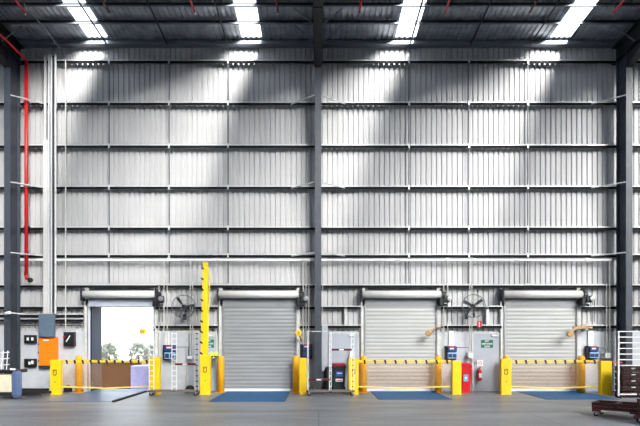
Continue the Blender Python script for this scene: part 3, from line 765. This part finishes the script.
for i, (x_, r_) in enumerate(((-9.4, 1), (-6.7, 0), (-3.96, 1), (-1.29, 0), (1.34, 1), (4.09, 1), (6.8, 0), (9.5, 1))):
    z = 12.42
    t = thing('sprinkler_pipe', '%s of the thin fire pipes hung under the roof, counted from the left' % prn[i], 'fire pipe', (x_, -2.75, z), 'fire pipes under the roof')
    MB().tube([(0, 0, 0), (0, -8, .4)], .032, 8).build('branch_pipe', 'red' if r_ else 'maroon', t)
    MB().lathe((0, .0, -.09), [(.02, 0), (.03, .02), (.012, .04), (.02, .1)], 8).build('sprinkler_head', 'chrome', t)
    MB().tube([(0, -.1, 0), (0, -.1, RZ(-2.85) - z)], .01, 5).build('hanger', 'dark', t)

# signs
def sign(px0, px1, py0, py1, y, m_, name, label, cat, lines, tm='white', size=.09, sq=1.0):
    x0, x1 = X(px0, y), X(px1, y); z1, z0 = Z(py0, y), Z(py1, y); hw, hh = (x1 - x0) / 2, (z1 - z0) / 2
    t = thing(name, label, cat, ((x0 + x1) / 2, y, (z0 + z1) / 2))
    bx(-hw, hw, -.008, 0, -hh, hh).build('sign_plate', m_, t)
    for i, s_ in enumerate(lines):
        text('lettering', s_, size, tm, t, (0, -.011, hh * (1 - (2 * i + 1) / len(lines))), squash=sq)
    return t
sign(481, 493, 340, 347.8, -.09, 'green', 'safety_sign', 'green sign with white lettering on the grey door by the extinguisher', 'sign', ['EXIT', 'KEEP DOOR', 'CLEAR'], size=.085, sq=.85)
sign(204, 214, 339.5, 347.8, -.09, 'green', 'safety_sign', 'green sign with white lettering right of the raised yellow arm', 'sign', ['EXIT', 'KEEP DOOR', 'CLEAR'], size=.085, sq=.7)
t = sign(477, 481.6, 321, 327.5, -.22, 'red', 'fire_sign', 'small red and white sign on the girt below the second fan', 'sign', [])
m_ = MB().lathe((0, -.014, -.03), [(.025, -.003), (.025, .003)], 10, 'y').box(-.02, .02, -.017, -.011, -.1, .08); m_.build('pictogram', 'white', t)
t = sign(477, 483, 360, 366.2, -.1, 'white', 'fire_sign', 'small white and red sign above the fire extinguisher', 'sign', [])
MB().torus((0, -.012, .01), .05, .01, 'y', 16, 5).build('pictogram', 'red', t)
y_ = -.22; t = thing('fire_extinguisher', 'red fire extinguisher hung on the grey door beside the red bin', 'fire extinguisher', (X(479.8, y_), y_, Z(380.8, y_)))
MB().lathe((0, 0, 0), [(.06, 0), (.075, .02), (.075, .36), (.05, .42), (.025, .44), (.025, .48)], 16).build('cylinder_body', 'red', t, smooth=True)
bx(-.05, .05, -.08, -.07, .12, .28).build('label', 'white', t)
MB().box(-.02, .02, -.09, .03, .48, .5).box(-.02, .02, -.08, .0, .52, .53).build('valve_lever', 'black', t)
MB().tube([(0, 0, .46), (-.08, -.03, .44), (-.12, -.02, .3), (-.1, 0, .08)], .014, 6).build('hose', 'black', t)
bx(-.05, .05, .06, .09, .1, .4).build('wall_hook', 'dark', t)

# camera on left column
y_ = -1.0; t = thing('security_camera', 'small white security camera on the left column', 'security camera', (X(8.5, y_), y_, Z(313, y_)))
MB().tube([(-.08, -.06, -.02), (.12, -.1, .01)], .055, 10).build('camera_body', 'white', t, smooth=True)
MB().tube([(.12, -.08, 0), (.45, .0, -.03), (.47, .1, -.03)], .02, 6).build('mounting_arm', 'white', t)

# ------------------------------------------------------------------ pallet truck at far left
y_ = -2.3; t = thing('pallet_truck', 'electric pallet truck at the left edge, cream and blue covers, dark forks', 'pallet truck', (X(8, -2.75), y_, 0))
xo = X(8, y_)
bx(-.75, .1, -.42, .25, .22, .78, b=.05).build('battery_cover', 'cream', t)
MB().box(.08, .36, -.47, -.2, .04, .9, b=.08).build('drive_cover', 'steelblue', t)
bx(-.8, .25, -.4, .3, .83, .93, b=.02).build('top_deck', 'black', t)
bx(.05, .22, -.44, -.41, .93, .99).build('name_plate', 'white', t)
bx(-.8, .05, -.38, .28, .08, .22).build('lower_skirt', 'rubber', t)
m_ = MB()
for k in range(4): m_.tube([(-.7 + k * .17, -.2, .93), (-.62 + k * .15, -.15, 1.55)], .018, 6)
for k in range(3): m_.tube([(-.72, -.18, 1.05 + .2 * k), (-.12, -.15, 1.1 + .2 * k)], .018, 6)
m_.build('load_guard', 'white', t)
MB().lathe((-.5, -.39, .45), [(.1, 0), (.1, -.02)], 12, 'y').build('round_badge', 'orange', t)
for dx_ in (.1, .52):
    f_ = MB(); f_.add([(dx_, .28, .07), (dx_ + .17, .28, .07), (dx_ + .2, 1.45, .04), (dx_ + .05, 1.45, .04), (dx_, .28, .16), (dx_ + .17, .28, .16), (dx_ + .2, 1.45, .1), (dx_ + .05, 1.45, .1)],
          [(0, 1, 2, 3), (4, 5, 6, 7), (0, 1, 5, 4), (2, 3, 7, 6), (0, 3, 7, 4), (1, 2, 6, 5)])
    f_.build('fork', 'rubber', t)
    MB().lathe((dx_ + .1, 1.25, .04), [(.01, -.05), (.04, -.05), (.04, .05), (.01, .05)], 10, 'x').build('load_wheel', 'dark', t)
bx(.1, .72, .12, .28, .05, .2).build('fork_carriage', 'rubber', t)
for sx in (-.6, .1): MB().lathe((sx, -.3, .08), [(.03, -.05), (.08, -.05), (.08, .05), (.03, .05)], 14, 'x').build('drive_wheel', 'rubber', t)

tag(MB().tube([(X(18, -.2), -.2, .07), (X(48.5, -.2), -.2, .07)], .05, 8).build('floor_pipe', 'rubber'), 'black pipe lying on the floor along the wall under the socket boxes', 'pipe')
# ------------------------------------------------------------------ crates, dollies and cage at right
def crate_mesh(w, d, h):
    m_ = MB(); t = .018
    m_.box(-w / 2, w / 2, -d / 2, d / 2, 0, t)
    for s_ in (-1, 1):
        m_.box(-w / 2, w / 2, s_ * d / 2 - (t if s_ > 0 else 0), s_ * d / 2 + (0 if s_ > 0 else t), 0, h * .32)
        m_.box(-w / 2, w / 2, s_ * d / 2 - (t if s_ > 0 else 0), s_ * d / 2 + (0 if s_ > 0 else t), h * .62, h)
        m_.box(s_ * w / 2 - (t if s_ > 0 else 0), s_ * w / 2 + (0 if s_ > 0 else t), -d / 2, d / 2, 0, h * .4)
        m_.box(s_ * w / 2 - (t if s_ > 0 else 0), s_ * w / 2 + (0 if s_ > 0 else t), -d / 2, d / 2, h * .62, h)
        n_ = 7
        for k in range(n_ + 1):
            x = -w / 2 + .012 + (w - .024) * k / n_; m_.box(x - .012, x + .012, s_ * d / 2 - .01, s_ * d / 2 + .01, 0, h)
        for k in range(5):
            y = -d / 2 + .012 + (d - .024) * k / 4; m_.box(s_ * w / 2 - .01, s_ * w / 2 + .01, y - .012, y + .012, 0, h)
        m_.box(-w / 2 - .012, w / 2 + .012, s_ * d / 2 - .014, s_ * d / 2 + .014, h - .025, h)
        m_.box(s_ * w / 2 - .014, s_ * w / 2 + .014, -d / 2 - .012, d / 2 + .012, h - .025, h)
    return m_
proto = None
def crate(x, y, z, rz, label, w=.6, d=.4, h=.2):
    global proto
    if proto is None:
        proto = thing('plastic_crate', label, 'crate', (x, y, z), 'dark red plastic crates')
        crate_mesh(w, d, h).build('crate_shell', 'crate', proto)
        bx(-.06, .06, -.216, -.206, .13, .165).build('handle_label', 'offw', proto); c = proto
    else: c = copy_tree(proto); c['label'] = label
    c.location = (x, y, z); c.rotation_euler = (0, 0, rz); return c
def dolly(x, y, rz, label, w=1.05, d=.68):
    t = thing('crate_dolly', label, 'dolly', (x, y, 0), 'low crate dollies', rz)
    m_ = MB().box(-w / 2, w / 2, -d / 2, -d / 2 + .06, .125, .175).box(-w / 2, w / 2, d / 2 - .06, d / 2, .125, .175)
    for k in range(4): xx = -w / 2 + .03 + k * (w - .06) / 3; m_.box(xx - .03, xx + .03, -d / 2, d / 2, .125, .175)
    m_.build('deck_frame', 'maroon', t)
    bx(-w * .3, w * .3, -d / 2 - .004, -d / 2, .13, .17).build('edge_label', 'offw', t)
    for sx in (-1, 1):
        for sy in (-1, 1):
            cx, cy = sx * (w / 2 - .08), sy * (d / 2 - .07)
            c = MB().lathe((cx, cy, .052), [(.015, -.018), (.052, -.016), (.052, .016), (.015, .018)], 16, 'y').build('caster_wheel', 'rubber', t)
            MB().box(cx - .012, cx + .045, cy - .028, cy - .022, .04, .125).box(cx - .012, cx + .045, cy + .022, cy + .028, .04, .125).build('caster_fork', 'chrome', c)
            MB().lathe((cx, cy - .02, .052), [(.018, 0), (.018, -.006)], 10, 'y').build('wheel_hub', 'white', c)
    return t
A = -40 * PI / 180
dolly(7.5, -6.75, A, 'low maroon dolly with two flat crates on the floor at right')
u = Vector((math.cos(A), math.sin(A)))
for s_, n_ in ((-1, 'left'), (1, 'right')):
    c = crate(7.5 + u.x * .31 * s_ * .86, -6.75 + u.y * .31 * s_ * .86, .18, A + PI / 2, 'dark red plastic crate on the low dolly, %s of the pair' % n_)
    c.scale = (1.08, 1.27, .85)
dolly(7.78, -8.05, -.1, 'crate dolly cut by the right edge of the view', .9, .65)
for k in range(3):
    crate(7.7, -8.05, .18 + k * .205, -.1, 'dark red crate in the low stack at the right edge, %s' % ['lowest', 'middle', 'topmost'][k])
# roll cage with crates
y_ = -2.4; x0 = X(618.6, y_); y1 = -1.65
W = 1.15; Dp = .12
t = thing('barred_gate', 'white barred metal gate frame standing in front of the crate stacks at right', 'gate', (x0 + W / 2, y_, 0))
zt = Z(331, y_)
for sx in (-1, 1): bx(sx * W / 2 - .02, sx * W / 2 + .02, -.02, .02, .06, zt).build('upright', 'white', t)
z = zt
while z > 1.0:
    bx(-W / 2 + .02, W / 2 - .02, -.012, .012, z - .03, z).build('bar', 'white', t); z -= .185
bx(-W / 2, W / 2, -.02, .02, .1, .14).build('bottom_rail', 'white', t)
for sx in (-1, 1): bx(sx * W / 2 - .03, sx * W / 2 + .03, -.15, .15, .0, .06, b=.01).build('foot', 'rubber', t)
for k in range(5):
    for j in range(2):
        c = crate(x0 + .56 + .66 * j, y_ + .4, .21 * k, 0, 'dark red crate behind the barred gate, %s from the floor in the %s stack' % (['first', 'second', 'third', 'fourth', 'fifth'][k], ['left', 'right'][j]))
# red bar behind catch post
tag(MB().tube([(X(612, -1.2), -1.2, Z(362.5, -1.2)), (X(622, -1.2), -1.2, Z(362.5, -1.2))], .03, 8).build('red_rail', 'red'), 'short red rail right of the last yellow catch post', 'rail')

# ------------------------------------------------------------------ outside the open door
struct(bx(-60, 60, .9, 90, -1.5, -1.25).build('floor_outside', 'asphalt'))
struct(bx(-60, 60, .85, .9, -1.5, 0).build('trim_1', 'dado'))
a, b = doors[1]
t = thing('dock_shelter', 'dark blue dock shelter flap lining the open doorway', 'dock shelter', (a, .5, 0))
bx(0, .05, -.45, .5, 0, DTOP + .1).build('side_flap', 'shelter', t)
bx(b - a - .05, b - a, -.45, .5, 0, DTOP + .1).build('side_flap', 'shelter', t)
bx(.05, b - a - .05, -.45, .5, DTOP, DTOP + .12).build('top_flap', 'offw', t)
y_ = 4.0
tag(bx(X(84, y_), X(139, y_), y_, y_ + .35, -1.25, Z(362.6, y_)).build('block_wall', 'brown'), 'dark maroon block wall outside the open door', 'wall')
y_ = 2.4
t = thing('wrapped_pallet', 'pallet load in pale blue wrap outside the open door', 'wrapped pallet', (X(147, y_), y_ + .4, -1.25))
hz_ = Z(366, y_) + 1.25
bx(-.7, .5, -.35, .4, .14, hz_, b=.04).build('wrapped_load', 'wrap', t)
m_ = MB()
for k in range(3): m_.box(-.7, .5, -.4 + k * .36, -.3 + k * .36, 0, .1)
for k in range(5): m_.box(-.7 + k * .27, -.58 + k * .27, -.4, .45, .1, .14)
m_.build('timber_pallet', 'tan', t)
for i in range(6):
    tx = -13.2 + i * 1.12 + random.uniform(-.05, .05); ty = 8.7 + (i % 2) * 1.2
    r_ = random.uniform(.5, .56)
    t = thing('yard_tree', 'hazy pale bushy tree seen through the open door', 'tree', (tx, ty, -1.25), 'trees across the yard')
    MB().tube([(0, 0, 0), (.04, 0, 1.2), (0, .03, 2.3)], [.08, .06, .04], 6).build('trunk', 'bark', t)
    cm = MB()
    for q in range(220):
        th, ph = random.uniform(0, 2 * PI), random.uniform(-.6, 1.4); rr = r_ * random.uniform(.5, 1)
        c = Vector((rr * math.cos(th) * math.cos(ph), rr * math.sin(th) * math.cos(ph), 2.15 + r_ * 1.35 * math.sin(ph)))
        s_ = random.uniform(.08, .2)
        vs = [c + Vector((random.uniform(-s_, s_), random.uniform(-s_, s_), random.uniform(-s_, s_))) for _ in range(4)]
        cm.add(vs, [(0, 1, 2), (0, 2, 3), (0, 3, 1), (1, 3, 2)])
    cm.build('crown', 'leaf', t)
y_ = 7.6
fn = MB(); x_ = -14
while x_ < -7: fn.box(x_, x_ + .1, y_, y_ + .1, -1.25, .75); x_ += 1.2
for z_ in (-.3, .2, .7): fn.box(-14, -7, y_, y_ + .05, z_, z_ + .05)
tag(fn.build('yard_fence', 'offw'), 'pale rail fence across the yard beyond the open door', 'fence')

# ------------------------------------------------------------------ light
wd = bpy.data.worlds.new('sky'); scene.world = wd; wd.use_nodes = True
bg = wd.node_tree.nodes['Background']; bg.inputs[0].default_value = (.86, .93, 1.0, 1); bg.inputs[1].default_value = WORLD_E
sd = bpy.data.lights.new('sun', 'SUN'); sd.energy = SUN_E; sd.angle = math.radians(31); sd.color = (1, .98, .945)
so = bpy.data.objects.new('sun', sd); COL.objects.link(so)
dv = Vector((-.52, 1.0, -.62)).normalized()
so.rotation_euler = dv.to_track_quat('-Z', 'Y').to_euler(); so.location = (10, -20, 25)

cam = bpy.data.cameras.new('camera'); co = bpy.data.objects.new('camera', cam); COL.objects.link(co)
co.location = (0, -D, CH); co.rotation_euler = (PI / 2, 0, 0)
cam.sensor_width = 36; cam.lens = F / 640 * 36; cam.shift_x = (320 - VX) / 640; cam.shift_y = (HZ - 213) / 640
cam.clip_end = 500
scene.camera = co
scene.view_settings.view_transform = 'Standard'; scene.view_settings.look = 'None'; scene.view_settings.exposure = -0.07; scene.view_settings.gamma = 1
scene.view_settings.use_curve_mapping = False
scene.cycles.max_bounces = 8; scene.cycles.transparent_max_bounces = 12; scene.cycles.use_denoising = True
scene.cycles.sample_clamp_indirect = 8
